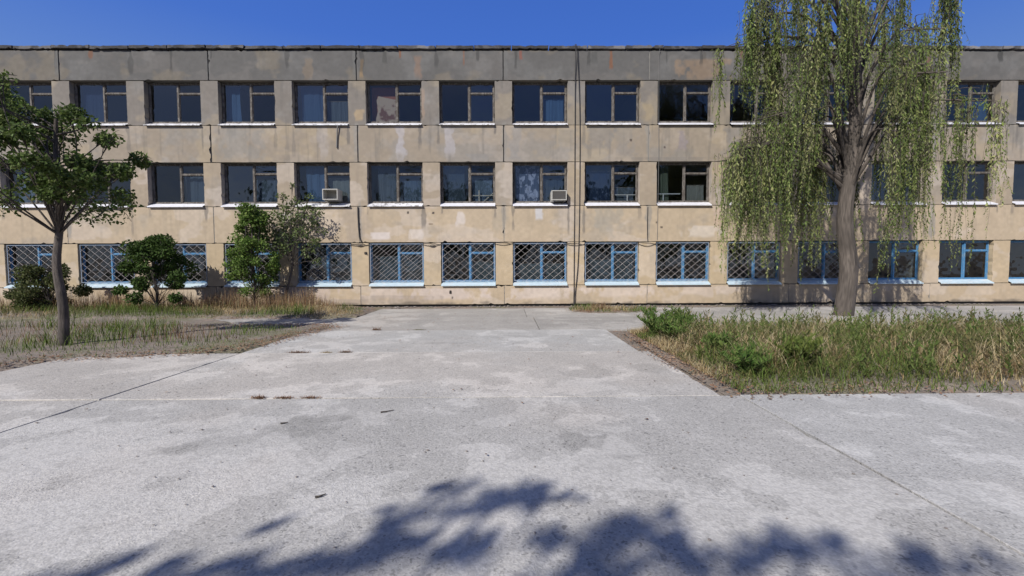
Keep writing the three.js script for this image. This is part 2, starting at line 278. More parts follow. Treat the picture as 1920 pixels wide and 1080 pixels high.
const flakeBlue = texture(512, 128, (u, v, o) => { const m = fbm(u * 60, v * 20, 391, 3), k = .85 + .3 * m, p = sstep(.63, .72, fbm(u * 30, v * 12, 401, 3)); o[0] = mix(.47 * k, .6, p * .6); o[1] = mix(.58 * k, .61, p * .6); o[2] = mix(.645 * k, .62, p * .6); });
flakeBlue.repeat.set(1 / 6, 1);
M.wood = std({ map: peel, roughness: .85 });
M.blue = std({ map: bluePeel, roughness: .6 });
M.sillFlaky = std({ map: flake, roughness: .55 }); M.sillWhite = std({ map: flakeClean, roughness: .5 }); M.sillBlue = std({ map: flakeBlue, roughness: .5 });
M.bar = std({ color: lin(.36, .335, .325), roughness: .55, metalness: .3 });
M.barFrame = std({ color: lin(.24, .29, .37), roughness: .55 });
M.inner = std({ color: lin(.24, .235, .20), roughness: .95 });
M.mortar = std({ color: lin(.24, .23, .21), bumpMap: grainAt(.5), bumpScale: .02 });
M.seal = std({ color: lin(.045, .043, .042), roughness: .95 });
const wave = texture(256, 256, (u, v, o) => { o[0] = fbm(u * 5, v * 5, 411, 3); }, false, THREE.MirroredRepeatWrapping);
const glasses = [[.62, .68, .72, 1.75], [.5, .56, .6, 1.9], [.7, .74, .76, 1.65]].map(([r, g, b, ior], i) => { const w = wave.clone(); w.repeat.set(.45, .45); w.offset.set(i * .3, i * .17); w.needsUpdate = true; return new THREE.MeshPhysicalMaterial({ color: lin(r, g, b), transmission: 1, thickness: 0, roughness: .0, ior, bumpMap: w, bumpScale: .014 }); });

const copingMap = texture(512, 256, (u, v, o) => { const n = fbm(u * 22, v * 10, 421, 4), m = fbm(u * 90, v * 40, 431, 2), c = .10 + .13 * sstep(.45, .62, n) + .05 * (m - .5); o[0] = c * 1.02; o[1] = c * .98; o[2] = c * .97; });
copingMap.repeat.set(1 / 8, 1 / 3);
const copMat = [.65, .9, 1.25, 1.6].map(k => std({ map: copingMap, color: lin(Math.min(1, k * .62), Math.min(1, k * .62), Math.min(1, k * .63)), bumpMap: grainAt(.8), bumpScale: .012 }));

{
  const r = RNG(77); let sd = 1000;
  const spans = []; for (let k = 0; k < JOINTS.length - 1; k++) spans.push([k ? JOINTS[k] : BX0, k === JOINTS.length - 2 ? BX1 : JOINTS[k + 1]]);
  const wallThick = .34;
  for (const [y0, y1, name, z] of [[Y[0], Y[1], 'base_panel', 0], [Y[2], Y[3], 'spandrel_panel', 0], [Y[4], Y[5], 'spandrel_panel', 0], [Y[6], Y[7], 'parapet_panel', .004]])
    for (const [a, b] of spans) { const w = y0 < 3 ? .003 + r() * .005 : .008 + r() * .012; mesh(name, planarUV(chipped(a + w, b - w, y0 + .002, y1 - .002, z + (r() - .5) * .010, wallThick, sd++, { jit: .006, chip: .065, p: .045 })), M.facade, building); }
  for (let f = 0; f < 3; f++) for (let j = -8; j <= 8; j++) {
    const a = j === -8 ? BX0 : 3 * j - .73, b = j === 8 ? BX1 : 3 * j;
    mesh('pier_panel', planarUV(chipped(a, b, Y[1 + 2 * f] + .001, Y[2 + 2 * f] - .001, -.010 + (r() - .5) * .012, .32, sd++, { jit: .006, chip: .045, p: .07 })), M.facade, building);
  }
  // dark sealing compound behind the vertical joints
  for (let k = 1; k < JOINTS.length - 1; k++) for (const [y0, y1] of [[Y[0], Y[1]], [Y[2], Y[3]], [Y[4], Y[5]], [Y[6], Y[7]]])
    mesh('joint_seal', planarUV(chipped(JOINTS[k] - .035, JOINTS[k] + .035, y0 + .01, y1 - .01, (Math.abs(JOINTS[k] - 5.635) < .1 || y0 < 3) ? -.012 : -.030, .05, sd++, { jit: .012, chip: .02, p: .2 })), (Math.abs(JOINTS[k] - 5.635) < .1 || y0 < 3) ? M.mortar : M.seal, building);
  // coping slabs on the parapet
  let x = BX0 - .05;
  while (x < BX1) {
    const w = Math.min(1.55 + (r() - .5) * .05, BX1 + .05 - x); if (w < .2) break;
    const g = chipped(x + .008, x + w - .008, 0, .15, .07 + r() * .03, .62, sd++, { jit: .016, chip: .05, p: .16 });
    g.translate(-(x + w / 2), 0, 0); g.rotateZ((r() - .5) * .016); g.translate(x + w / 2, Y[7] + .006 + r() * .035, 0);
    mesh('coping_slab', planarUV(g), copMat[Math.floor(r() * r() * 4)], building); x += w;
  }
  // plinth, set back under the lowest panels
  mesh('plinth', planarUV(cbox(BX0 + .02, BX1 - .02, -.3, .10, -.5, -.10)), std({ color: lin(.07, .065, .06) }), building);
  // the shell behind: floors, roof, partitions, rear and end walls
  for (const y of [.02, 3.42, 6.72]) mesh('floor_slab', planarUV(cbox(BX0 + .36, BX1 - .36, y - .22, y, -11.6, -.36)), M.inner, building);
  mesh('roof_slab', planarUV(cbox(BX0 + .36, BX1 - .36, 9.75, 10.1, -11.6, -.36)), M.inner, building);
  mesh('corridor_wall', planarUV(cbox(BX0 + .36, BX1 - .36, .03, 9.74, -6.6, -6.4)), M.inner, building);
  mesh('rear_wall', planarUV(cbox(BX0, BX1, -.3, 10.6, -12, -11.64)), M.facade, building);
  for (const [a, b] of [[BX0, BX0 + .34], [BX1 - .34, BX1]]) mesh('end_wall', planarUV(cbox(a, b, -.3, 10.46, -11.62, -.35)), M.facade, building);
  for (let k = 1; k < JOINTS.length - 1; k++) mesh('partition_wall', planarUV(cbox(JOINTS[k] - .08, JOINTS[k] + .08, .03, 9.74, -6.38, -.37)), M.inner, building);

  // windows
  const WW = 2.27;
  for (let f = 0; f < 3; f++) for (let j = -8; j <= 7; j++) {
    const win = new THREE.Group(); win.name = 'window'; building.add(win);
    const x0 = 3 * j + .012, x1 = 3 * j + WW - .012, jy = Y[1 + 2 * f], y0 = jy + .15, y1 = Y[2 + 2 * f] - .012, zf = (f ? -.215 : -.175) - r() * .02, wm = f ? M.wood : M.blue, ft = .05;
    mesh('frame', planarUV(merge([cbox(x0, x0 + ft, y0, y1, zf - .08, zf), cbox(x1 - ft, x1, y0, y1, zf - .08, zf), cbox(x0 + ft, x1 - ft, y1 - ft, y1, zf - .08, zf - .003), cbox(x0 + ft, x1 - ft, y0, y0 + ft, zf - .08, zf - .003)])), wm, win);
    const xm = x0 + (x1 - x0) * .535 + (r() - .5) * .02, mw = .036;
    mesh('mullion', planarUV(cbox(xm - mw, xm + mw, y0 + ft, y1 - ft, zf - .075, zf + .012)), wm, win);
    const yt = y0 + (y1 - y0) * (.735 + (r() - .5) * .015);
    mesh('transom', planarUV(cbox(xm + mw, x1 - ft, yt - .028, yt + .028, zf - .075, zf + .004)), wm, win);
    const sash = (a, b, c, d) => { const t = .028; mesh('sash', planarUV(merge([cbox(a, a + t, c, d, zf - .06, zf - .022), cbox(b - t, b, c, d, zf - .06, zf - .022), cbox(a + t, b - t, d - t, d, zf - .06, zf - .025), cbox(a + t, b - t, c, c + t, zf - .06, zf - .025)])), wm, win);
      const g = new THREE.PlaneGeometry(b - a - .05, d - c - .05); g.rotateY((r() - .5) * .008); g.rotateX((r() - .5) * .008); g.translate((a + b) / 2, (c + d) / 2, zf - .042);
      const p = mesh('pane', g, glasses[Math.floor(r() * 3)], win); return p; };
    sash(x0 + ft, xm - mw, y0 + ft, y1 - ft);
    sash(xm + mw, x1 - ft, y0 + ft, yt - .028);
    sash(xm + mw, x1 - ft, yt + .028, y1 - ft);
    // sloping sheet sill with a folded lip
    const P = [[zf - .01, jy + .15], [zf - .01, jy + .155], [.095, jy + .018], [.102, jy + .014], [.102, jy - .022], [.097, jy - .022], [.097, jy + .010]];
    const sh = new THREE.Shape(P.map(p => new THREE.Vector2(p[0], p[1]))), sg = new THREE.ExtrudeGeometry(sh, { depth: x1 - x0 + .02, bevelEnabled: false }); sg.rotateY(-Math.PI / 2); sg.translate(x1 + .01, 0, 0);
    mesh('sill', planarUV(sg), f === 0 ? M.sillBlue : f === 2 ? (j < 2 ? M.sillFlaky : M.sillWhite) : (j === -2 || j === -3 ? M.sillFlaky : M.sillWhite), win);
    // inside window board and reveal lining
    mesh('window_board', planarUV(cbox(x0, x1, jy + .03, jy + .07, -.5, zf - .09)), M.inner, win);
    if (f === 0 && j <= 4) {
      const gr = new THREE.Group(); gr.name = 'window_grille'; building.add(gr);
      const gx0 = x0 + .02, gx1 = x1 - .02, gy0 = y0 + .03, gy1 = y1 - .03, zg = -.06, t = .013;
      mesh('grille_frame', planarUV(merge([cbox(gx0, gx0 + t * 2, gy0, gy1, zg - .02, zg, .002), cbox(gx1 - t * 2, gx1, gy0, gy1, zg - .02, zg, .002), cbox(gx0 + t * 2, gx1 - t * 2, gy1 - t * 2, gy1, zg - .02, zg, .002), cbox(gx0 + t * 2, gx1 - t * 2, gy0, gy0 + t * 2, zg - .02, zg, .002)])), M.barFrame, gr);
      const dir = (s, pitch, off) => { const sl = .83; for (let k = -20; k < 30; k++) { const c = gx0 + off + k * pitch; // x where the bar crosses the bottom (s=1) or the top (s=-1)
        let pa = [c, s > 0 ? gy0 : gy1], hgt = gy1 - gy0, pb = [c + hgt / sl, s > 0 ? gy1 : gy0];
        const yAt = X => pa[1] + s * (X - pa[0]) * sl; if (pb[0] <= gx0 + .03 || pa[0] >= gx1 - .03) continue;
        if (pa[0] < gx0) pa = [gx0, yAt(gx0)]; if (pb[0] > gx1) pb = [gx1, yAt(gx1)];
        const L = Math.hypot(pb[0] - pa[0], pb[1] - pa[1]); if (L < .12) continue;
        const g = new THREE.CylinderGeometry(.0062, .0062, L, 6, 1); g.rotateZ(Math.atan2(pb[1] - pa[1], pb[0] - pa[0]) - Math.PI / 2); g.translate((pa[0] + pb[0]) / 2, (pa[1] + pb[1]) / 2, zg - .012 + s * .009);
        mesh('bar', planarUV(g), M.bar, gr); } };
      if (j === -2) { dir(1, .20, .05); dir(-1, .62, .2); } else { dir(1, .345, r() * .3); dir(-1, .345, r() * .3); }
    }
  }
}

// ---------------------------------------------------------------- things on the facade
function tube(points, rad, seg = 40, rs = 6) { return new THREE.TubeGeometry(new THREE.CatmullRomCurve3(points), seg, rad, rs); }
M.cable = std({ color: lin(.03, .028, .028), roughness: .6 });
M.greyCable = std({ color: lin(.16, .155, .15), roughness: .7 });
{
  const r = RNG(5);
  const hang = (label, pts, rad, mat = M.cable, name = 'hanging_cable') => tag(mesh(name, tube(pts.map(p => V(...p)), rad, pts.length * 8), mat, scene), label, 'cable');
  hang('straight black cable hanging from the roof edge down to the ground', [[2.56, 10.66, .12], [2.57, 10.5, .13], [2.575, 9, .04], [2.57, 6.5, .035], [2.565, 4, .03], [2.55, 2, .035], [2.545, .6, .04], [2.53, .05, .08]], .016);
  hang('slack black cable bowing out beside the straight roof cable', [[2.60, 10.66, .12], [2.62, 10.5, .125], [2.72, 9.3, .05], [2.775, 7.5, .035], [2.775, 5, .03], [2.755, 3, .03], [2.70, 1.6, .04], [2.60, .55, .05], [2.545, .04, .1]], .016);
  hang('short dark cable end dangling below a top floor sill', [[-7.14, 7.45, .07], [-7.16, 7.30, .075], [-7.19, 7.0, .05], [-7.215, 6.55, .045]], .026, M.greyCable);
  hang('dark cable running down a panel joint to the ground floor lintel', [[-6.41, 4.14, .03], [-6.405, 3.6, .035], [-6.38, 3.1, .035], [-6.355, 2.85, .03], [-6.28, 2.70, .04]], .026);
  hang('thin grey cable from the parapet past the rightmost clear windows', [[6.02, 10.5, .10], [6.02, 10.3, .04], [6.03, 8, .025], [6.05, 6, .03], [6.04, 4.2, .02], [6.03, 2.75, .02]], .009, M.greyCable);
  hang('thin dark cable in the joint left of the rightmost grille', [[5.62, 4.1, .015], [5.61, 3.4, .02], [5.62, 2.9, .02], [5.63, 2.70, .03]], .014);
  // slack telephone wires strung along the ground floor lintels
  const wires = [[-6.75, -5.98, 2.58, .04, 'thin wire below the lintel left of the finely barred window'], [-3.75, -2.98, 2.60, .08, 'slack wire on the pier right of the finely barred window'], [-.76, .0, 2.62, .07, 'slack wire on the pier beside the middle panel joint'], [2.26, 3.0, 2.57, .05, 'slack wire crossing behind the two roof cables'], [5.26, 6.0, 2.60, .12, 'looped wire on the pier left of the rightmost grille']];
  for (const [a, b, y, s, l] of wires) {
    const m = (a + b) / 2, t = thing('wire', l, 'wire', [0, 0, 0], null);
    mesh('strand', tube([V(a - .1, y + .02, .0), V(a + .1, y - s * .6, .012), V(m, y - s, .02), V(b - .12, y - s * .5, .012), V(b + .1, y + .03, .0)], .010), M.cable, t);
    mesh('strand', tube([V(a - .1, y + .045, .0), V(a + .2, y + .03, .012), V(m + .1, y + .05 - s * .3, .02), V(b - .1, y - .02, .012), V(b + .1, y - .01, .0)], .008), M.cable, t);
    if (a < -3) mesh('tangle', tube([V(m - .15, y - s * .7, .02), V(m, y - s * 1.3, .035), V(m + .14, y - s * .8, .03), V(m + .02, y - s * .5, .03), V(m - .1, y - s, .025), V(m + .1, y - s * 1.2, .03)], .012), M.cable, t);
  }
  // chimney-like bolts and a black bracket
  const br = thing('wall_bracket', 'small black bracket on the pier above the ground floor sill', 'bracket', [-6.12, 2.22, -.006]);
  { const g = cbox(-.05, .05, -.03, .03, 0, .02); g.rotateZ(.6); mesh('plate', g, M.cable, br); const h = new THREE.CylinderGeometry(.016, .02, .07, 8); h.rotateX(Math.PI / 2); h.translate(.015, .01, .05); mesh('stub', h, M.cable, br); }
}
// window air conditioners
M.acCase = std({ color: lin(.43, .42, .385), roughness: .6 });
M.acDark = std({ color: lin(.38, .37, .345), roughness: .6, metalness: .3 });
M.acGrille = std({ color: lin(.16, .15, .14), roughness: .6 });
function aircon(label, x, y, z, w, h, proud, dark) {
  const t = thing('air_conditioner', label, 'air conditioner', [x, y, z], 'air conditioners in the middle floor windows'), d = .55, zf = proud;
  const e = .035;
  mesh('casing', planarUV(merge([cbox(-w / 2, w / 2, h - e, h, zf - d, zf), cbox(-w / 2, w / 2, 0, e, zf - d, zf), cbox(-w / 2, -w / 2 + e, e, h - e, zf - d, zf - .002), cbox(w / 2 - e, w / 2, e, h - e, zf - d, zf - .002)])), M.acCase, t);
  mesh('core', planarUV(cbox(-w / 2 + e, w / 2 - e, e, h - e, zf - d + .02, zf - (dark ? .46 : .14))), M.acDark, t);
  const n = dark ? 0 : 9; for (let k = 0; k < n; k++) { const yy = e + (h - 2 * e) * (k + .5) / n, g = cbox(-w / 2 + e, w / 2 - e, -.008, .008, -.01, .01, .002); g.rotateX(.5); g.translate(0, yy, zf - .03); mesh('louvre', planarUV(g), M.acGrille, t); }
  for (const s of [-1, 1]) { const g = cbox(s * w * .36 - .02, s * w * .36 + .02, -.035, 0, -.22, zf - .05); mesh('support', planarUV(g), M.acDark, t); }
}
aircon('open-fronted dark air conditioner in the window behind the thin tree', -7.44, 4.40, 0, .62, .44, .30, true);
aircon('boxy beige air conditioner on the sill beside the black roof cables', 1.90, 4.36, 0, .62, .40, .27, false);

// curtains, blinds and leftovers behind the glass
function curtainGeo(w, h, folds, seed, amp = .03) {
  const r = RNG(seed), g = new THREE.PlaneGeometry(w, h, 60, 8), p = g.attributes.position, ph = r() * 6;
  for (let i = 0; i < p.count; i++) { const x = p.getX(i), y = p.getY(i); const u = x / w; p.setZ(i, amp * 5 * (fbm(u * folds * 1.3 + ph * 9 + .15 * y, y * .25 + ph, 733, 3) - .5)); p.setX(i, x + .02 * Math.sin(y * 3 + u * 8)); }
  g.computeVertexNormals(); return g;
}
const cloths = {
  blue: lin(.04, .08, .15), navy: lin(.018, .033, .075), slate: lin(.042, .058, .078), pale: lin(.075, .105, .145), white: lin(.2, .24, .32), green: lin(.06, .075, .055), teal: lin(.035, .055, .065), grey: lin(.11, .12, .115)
};
const clothMat = Object.fromEntries(Object.entries(cloths).map(([k, c]) => [k, std({ color: c, roughness: 1, bumpMap: grainAt(.6), bumpScale: .01, side: THREE.DoubleSide })]));
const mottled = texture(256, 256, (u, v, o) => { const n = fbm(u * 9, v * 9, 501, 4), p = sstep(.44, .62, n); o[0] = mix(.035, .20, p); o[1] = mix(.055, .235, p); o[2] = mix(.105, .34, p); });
clothMat.mottled = std({ map: mottled, roughness: 1, side: THREE.DoubleSide });
{
  // column, floor, x span and y span as shares of the opening, cloth, words
  const L = [[-4, 2, .0, .28, .05, 1, 'blue', 'blue curtain strip in the top window at the photo\'s left edge'],
    [-3, 2, .06, .50, .03, 1, 'blue', 'blue curtain filling the left half of the top window above the dangling cable'], [-3, 2, .56, .97, .02, .62, 'slate', 'grey blue curtain in the right half of the top window above the dangling cable'],
    [0, 2, .56, .98, .02, .68, 'blue', 'blue curtain low in the top window left of the roof cables'],
    [-4, 1, .50, .95, .02, .66, 'slate', 'slate curtain in the middle floor window at the photo\'s left edge'],
    [-3, 1, .12, .50, .02, 1, 'blue', 'blue curtain left of the dark open-fronted air conditioner'], [-3, 1, .56, .98, .02, .70, 'grey', 'grey green board curtain above the dark air conditioner'],
    [-2, 1, .12, .50, .02, 1, 'slate', 'slate curtain in the left pane right of the dark air conditioner'], [-2, 1, .60, .97, .02, .64, 'pale', 'pale curtain in the right pane right of the dark air conditioner'],
    [-1, 1, .04, .43, .02, 1, 'slate', 'slate blind in the left pane of the window with the wooden rack'], [-1, 1, .57, .97, .02, .70, 'pale', 'pale blind behind the small wooden rack'],
    [0, 1, .04, .5, .02, 1, 'mottled', 'mottled white and blue curtain left of the beige air conditioner'], [0, 1, .56, .97, .02, .66, 'slate', 'slate curtain behind the beige air conditioner'],
    [1, 1, .03, .5, .02, .86, 'navy', 'navy curtain in the window right of the roof cables'], [1, 1, .56, .97, .02, .45, 'slate', 'low slate curtain in the window right of the roof cables'],
    [2, 1, .03, .27, .02, 1, 'green', 'dull green curtain in the middle window beside the willow'], [2, 1, .62, .97, .02, .5, 'grey', 'grey cloth low in the middle window beside the willow'],
    [-3, 0, .05, .95, .02, .62, 'teal', 'dark teal blind behind the grille next to the thin tree'], [-2, 0, .05, .95, .02, .7, 'teal', 'dark teal blind behind the finely barred grille'], [-1, 0, .55, .97, .02, .55, 'teal', 'dark teal blind in the third full grille window from the left'],
    [0, 0, .05, .97, .02, .5, 'teal', 'dark teal blind behind the grille left of the roof cables'], [1, 0, .05, .97, .02, .6, 'teal', 'dark teal blind behind the grille right of the roof cables'],
    [-6, 2, .06, .5, .02, 1, 'navy', 'navy curtain in a top window, sixth from the left end'], [-5, 1, .55, .97, .02, .8, 'slate', 'slate curtain in a middle window left of the green shrub'], [-7, 1, .05, .5, .02, 1, 'pale', 'pale curtain in a middle window far left'], [5, 1, .05, .5, .02, 1, 'slate', 'slate curtain in a middle window right of the willow'], [6, 2, .55, .98, .02, .7, 'blue', 'blue curtain in a top window right of the willow']];
  let k = 0;
  for (const [j, f, a, b, c, d, cl, label] of L) {
    const x0 = 3 * j + .06, w = 2.15, y0 = Y[1 + 2 * f] + .07, h = 1.66, W = (b - a) * w, H = (d - c) * h;
    const blind = cl === 'teal' || label.includes('blind');
    const g = curtainGeo(W, H, blind ? 9 : 4 + W * 3, 700 + k, blind ? .004 : .013);
    const t = thing(blind ? 'blind' : 'curtain', label, blind ? 'blind' : 'curtain', [x0 + (a + b) / 2 * w, y0 + c * h, -.44]);
    g.translate(0, H / 2, 0); mesh('cloth', g, clothMat[cl], t);
    const rod = new THREE.CylinderGeometry(.01, .01, W + .04, 6); rod.rotateZ(Math.PI / 2); rod.translate(0, H, 0); mesh('rod', rod, M.acGrille, t); k++;
  }
  // torn sheet and brown board behind the broken looking top window
  const sheet = new THREE.Shape([[0, 0], [.62, 0], [.98, .02], [1.0, .55], [.92, .72], [.96, 1.05], [.7, 1.1], [.4, 1.16], [.14, 1.22], [.05, 1.05], [.1, .6], [.02, .3]].map(p => new THREE.Vector2(...p)));
  const paperMap = texture(256, 256, (u, v, o) => { const n = fbm(u * 3.2, v * 3.2, 521, 5), p = sstep(.44, .62, n + .22 * u - .08); o[0] = mix(.30, .12, p); o[1] = mix(.235, .055, p); o[2] = mix(.18, .035, p); });
  const t = thing('torn_sheet', 'torn pale sheet hung before a brown board in the top window', 'sheet', [-5.72, Y[5] + .09, -.40]);
  const sg = new THREE.ExtrudeGeometry(sheet, { depth: .012, bevelEnabled: false }); mesh('paper', sg, std({ map: paperMap, roughness: 1 }), t);
  const b = thing('brown_board', 'reddish brown board behind the torn sheet in the top window', 'board', [-5.9, Y[5] + .09, -.52]);
  mesh('board', planarUV(cbox(0, 1.12, 0, 1.62, 0, .02)), std({ color: lin(.20, .07, .035), roughness: .9 }), b);
  // wooden rack
  const w = std({ color: lin(.38, .33, .26), roughness: .8 }), q = thing('wooden_rack', 'small pale wooden rack standing inside the middle floor window', 'rack', [-1.72, Y[3] + .075, -.33]);
  mesh('post', planarUV(cbox(.28, .33, 0, .62, 0, .03)), w, q); mesh('rail', planarUV(cbox(0, .95, .38, .42, -.035, -.002)), w, q);
  { const g = cbox(-.02, .02, 0, .75, -.07, -.038); g.rotateZ(-.85); g.translate(.34, .02, 0); mesh('brace', planarUV(g), w, q); }
  // inner glazing bars left ajar
  const ib = std({ color: lin(.42, .42, .42), roughness: .7 });
  const i1 = thing('inner_sash', 'pale inner sash bars in the window right of the roof cables', 'sash', [4.28, Y[3] + .075, -.36]); mesh('rail', planarUV(cbox(0, .92, .40, .43, 0, .025)), ib, i1); mesh('post', planarUV(cbox(.55, .60, 0, .398, 0, .025)), ib, i1);
  const i2 = thing('inner_sash', 'grey inner sash bars in the left pane beside the willow', 'sash', [6.12, Y[3] + .075, -.36]); mesh('rail', planarUV(cbox(0, .98, .43, .47, 0, .025)), ib, i2); mesh('post', planarUV(cbox(.24, .29, 0, .428, 0, .025)), ib, i2);
}

// ---------------------------------------------------------------- plants
class Leaves {
  constructor() { this.p = []; this.c = []; this.i = []; }
  leaf(o, d, s, L, W, col, fold = .25) { // o base, d unit direction, s unit side
    const n = this.p.length / 3, nx = d.y * s.z - d.z * s.y, ny = d.z * s.x - d.x * s.z, nz = d.x * s.y - d.y * s.x, f = W * fold;
    this.p.push(o.x, o.y, o.z, o.x + d.x * L * .45 + s.x * W + nx * f, o.y + d.y * L * .45 + s.y * W + ny * f, o.z + d.z * L * .45 + s.z * W + nz * f, o.x + d.x * L, o.y + d.y * L, o.z + d.z * L, o.x + d.x * L * .45 - s.x * W + nx * f, o.y + d.y * L * .45 - s.y * W + ny * f, o.z + d.z * L * .45 - s.z * W + nz * f);
    for (let k = 0; k < 4; k++) this.c.push(col[0], col[1], col[2]);
    this.i.push(n, n + 1, n + 2, n, n + 2, n + 3);
  }
  blade(o, h, lean, az, W, col, tip) { // grass blade in three pieces
    const n = this.p.length / 3, cx = Math.cos(az), cz = Math.sin(az), sx = -cz * W, sz = cx * W;
    for (const [t, w] of [[0, 1], [.4, .8], [.75, .5], [1, 0]]) { const q = lean * t * t * h, y = o.y + h * (t - .25 * lean * lean * t * t); const x = o.x + cx * q, z = o.z + cz * q, c = t > .7 && tip ? tip : col; if (w) { this.p.push(x - sx * w, y, z - sz * w, x + sx * w, y, z + sz * w); this.c.push(...c, ...c); } else { this.p.push(x, y, z); this.c.push(...c); } }
    this.i.push(n, n + 1, n + 2, n + 1, n + 3, n + 2, n + 2, n + 3, n + 4, n + 3, n + 5, n + 4, n + 4, n + 5, n + 6);
  }
  geo() { const g = new THREE.BufferGeometry(); g.setAttribute('position', new THREE.Float32BufferAttribute(this.p, 3)); g.setAttribute('color', new THREE.Float32BufferAttribute(this.c, 3)); g.setIndex(this.i); const q = g.toNonIndexed(); q.computeVertexNormals(); return q; }
}
const leafMat = new THREE.MeshPhysicalMaterial({ vertexColors: true, roughness: .9, transmission: .35, thickness: 0, ior: 1.4, specularIntensity: .4, side: THREE.DoubleSide });
const dryMat = new THREE.MeshPhysicalMaterial({ vertexColors: true, roughness: .95, transmission: .2, thickness: 0, ior: 1.3, specularIntensity: .2, side: THREE.DoubleSide });
const barkMap = texture(256, 256, (u, v, o) => { const n = fbm(u * 18, v * 5, 541, 4), m = fbm(u * 50, v * 50, 551, 2), c = .04 + .10 * n * m * 1.6; o[0] = c * 1.25; o[1] = c * 1.05; o[2] = c * .9; });
M.bark = std({ map: barkMap, roughness: .95, bumpMap: grainAt(.3), bumpScale: .01 });
function rdir(r) { const z = 2 * r() - 1, a = r() * 6.283, q = Math.sqrt(1 - z * z); return V(q * Math.cos(a), z, q * Math.sin(a)); }
function side(d, r) { const s = rdir(r).cross(d); return s.lengthSq() < 1e-6 ? V(1, 0, 0) : s.normalize(); }
function taper(pts, r0, r1, rs = 7) { // tapered limb through points
  const c = new THREE.CatmullRomCurve3(pts), n = Math.max(5, pts.length * 4), g = new THREE.TubeGeometry(c, n, 1, rs), p = g.attributes.position;
  for (let i = 0; i <= n; i++) { const q = c.getPointAt(i / n), rad = r0 + (r1 - r0) * (i / n); for (let j = 0; j <= rs; j++) { const k = i * (rs + 1) + j; p.setXYZ(k, q.x + (p.getX(k) - q.x) * rad, q.y + (p.getY(k) - q.y) * rad, q.z + (p.getZ(k) - q.z) * rad); } }
  g.computeVertexNormals(); return g;
}
const vary = (c, r, k = .25) => { const m = 1 + (r() - .5) * 2 * k, w = (r() - .5) * k * .5; return [c[0] * m * (1 + w), c[1] * m, c[2] * m * (1 - w)]; };
function cluster(L, r, c, rx, ry, n, len, wid, cols, droop = .2) {
  for (let k = 0; k < n; k++) {
    const d = rdir(r), q = Math.cbrt(r()); const o = V(c.x + d.x * q * rx, c.y + d.y * q * ry, c.z + d.z * q * rx);
    const dir = rdir(r); dir.y -= droop; dir.normalize(); L.leaf(o, dir, side(dir, r), len * (.7 + .6 * r()), wid * (.7 + .6 * r()), vary(cols[Math.floor(r() * cols.length)], r));
  }
}
// a broadleaf tree: trunk, limbs to clump centres, leaf clumps
function broadleaf(name, label, group, pos, o) {
  const t = thing(name, label, o.category ?? 'tree', pos, group), r = RNG(o.seed);
  const limbs = [], L = new Leaves(), top = V(...(o.trunk[o.trunk.length - 1]));
  mesh('trunk', taper(o.trunk.map(p => V(...p)), o.r0, o.r1, 9), M.bark, t);
  const tc = new THREE.CatmullRomCurve3(o.trunk.map(p => V(...p)));
  for (const c of o.clumps) {
    const e = V(c[0], c[1], c[2]), s = tc.getPointAt(Math.min(1, Math.max(o.fork ?? .4, (o.fork ?? .4) + r() * (1 - (o.fork ?? .4))))); if (s.y > e.y - .1) s.copy(tc.getPointAt(o.fork ?? .4));
    const m = s.clone().lerp(e, .5).add(V((r() - .5) * .3, .15 * s.distanceTo(e) * (r() - .2), (r() - .5) * .3));
    if (!c[5]) limbs.push(taper([s, m, e], o.limb ?? Math.max(.012, o.r1 * .75), .006, 5));
    for (let k = 0; k < 4; k++) { const q = e.clone().add(rdir(r).multiplyScalar(c[3] * 1.1)); limbs.push(taper([c[5] ? e.clone() : m.clone().lerp(e, .6), e.clone().lerp(q, .5).add(V(0, .05, 0)), q], .010, .004, 4)); }
    cluster(L, r, e, c[3], c[3] * (o.flat ?? .8), Math.round(c[4] ?? o.perClump), o.leaf[0], o.leaf[1], o.cols, o.droop);
  }
  mesh('limbs', merge(limbs), M.bark, t);
  mesh('crown', L.geo(), leafMat, t);
  return t;
}
// --- the thin tree by the wall
{
  const r = RNG(31), cl = [];
  const spots = [[-1.0, 2.95, .3], [-.85, 3.5, .28], [-.6, 3.15, .35], [-.2, 3.0, .38], [-.35, 3.6, .32], [.05, 3.45, .36], [.35, 3.2, .34], [.15, 2.55, .42], [-.25, 2.3, .35], [.55, 3.7, .28], [.85, 3.85, .26], [1.15, 3.5, .22], [1.35, 3.75, .2], [.0, 3.95, .25], [.45, 4.15, .22], [.85, 4.4, .16], [-.05, 4.35, .16], [-1.15, 3.75, .16], [.7, 2.9, .3], [1.0, 2.6, .26], [1.25, 2.45, .2], [.95, 2.15, .25], [1.25, 1.75, .15], [.4, 4.75, .1], [-.75, 2.6, .25], [-.5, 2.75, .3], [1.55, 2.95, .14], [.95, 3.2, .24]];
  for (const [x, y, q] of spots) cl.push([x, y + .15, (r() - .5) * .7, q * 1.2, Math.round(900 * q * q + 10)]);
  broadleaf('thin_tree', 'thin crooked young tree with sparse grey green leaves against the wall', null, [-9.15, 0, .5], { seed: 33, trunk: [[-.02, .0, 0], [-.08, .4, .02], [-.03, .8, 0], [.1, 1.3, -.03], [.2, 1.8, 0], [.15, 2.6, .05], [.2, 3.4, 0]], r0: .055, r1: .022, limb: .013, fork: .5, clumps: cl, perClump: 100, leaf: [.115, .036], cols: [[.16, .21, .075], [.125, .17, .055], [.22, .26, .12], [.10, .135, .045]] });
}
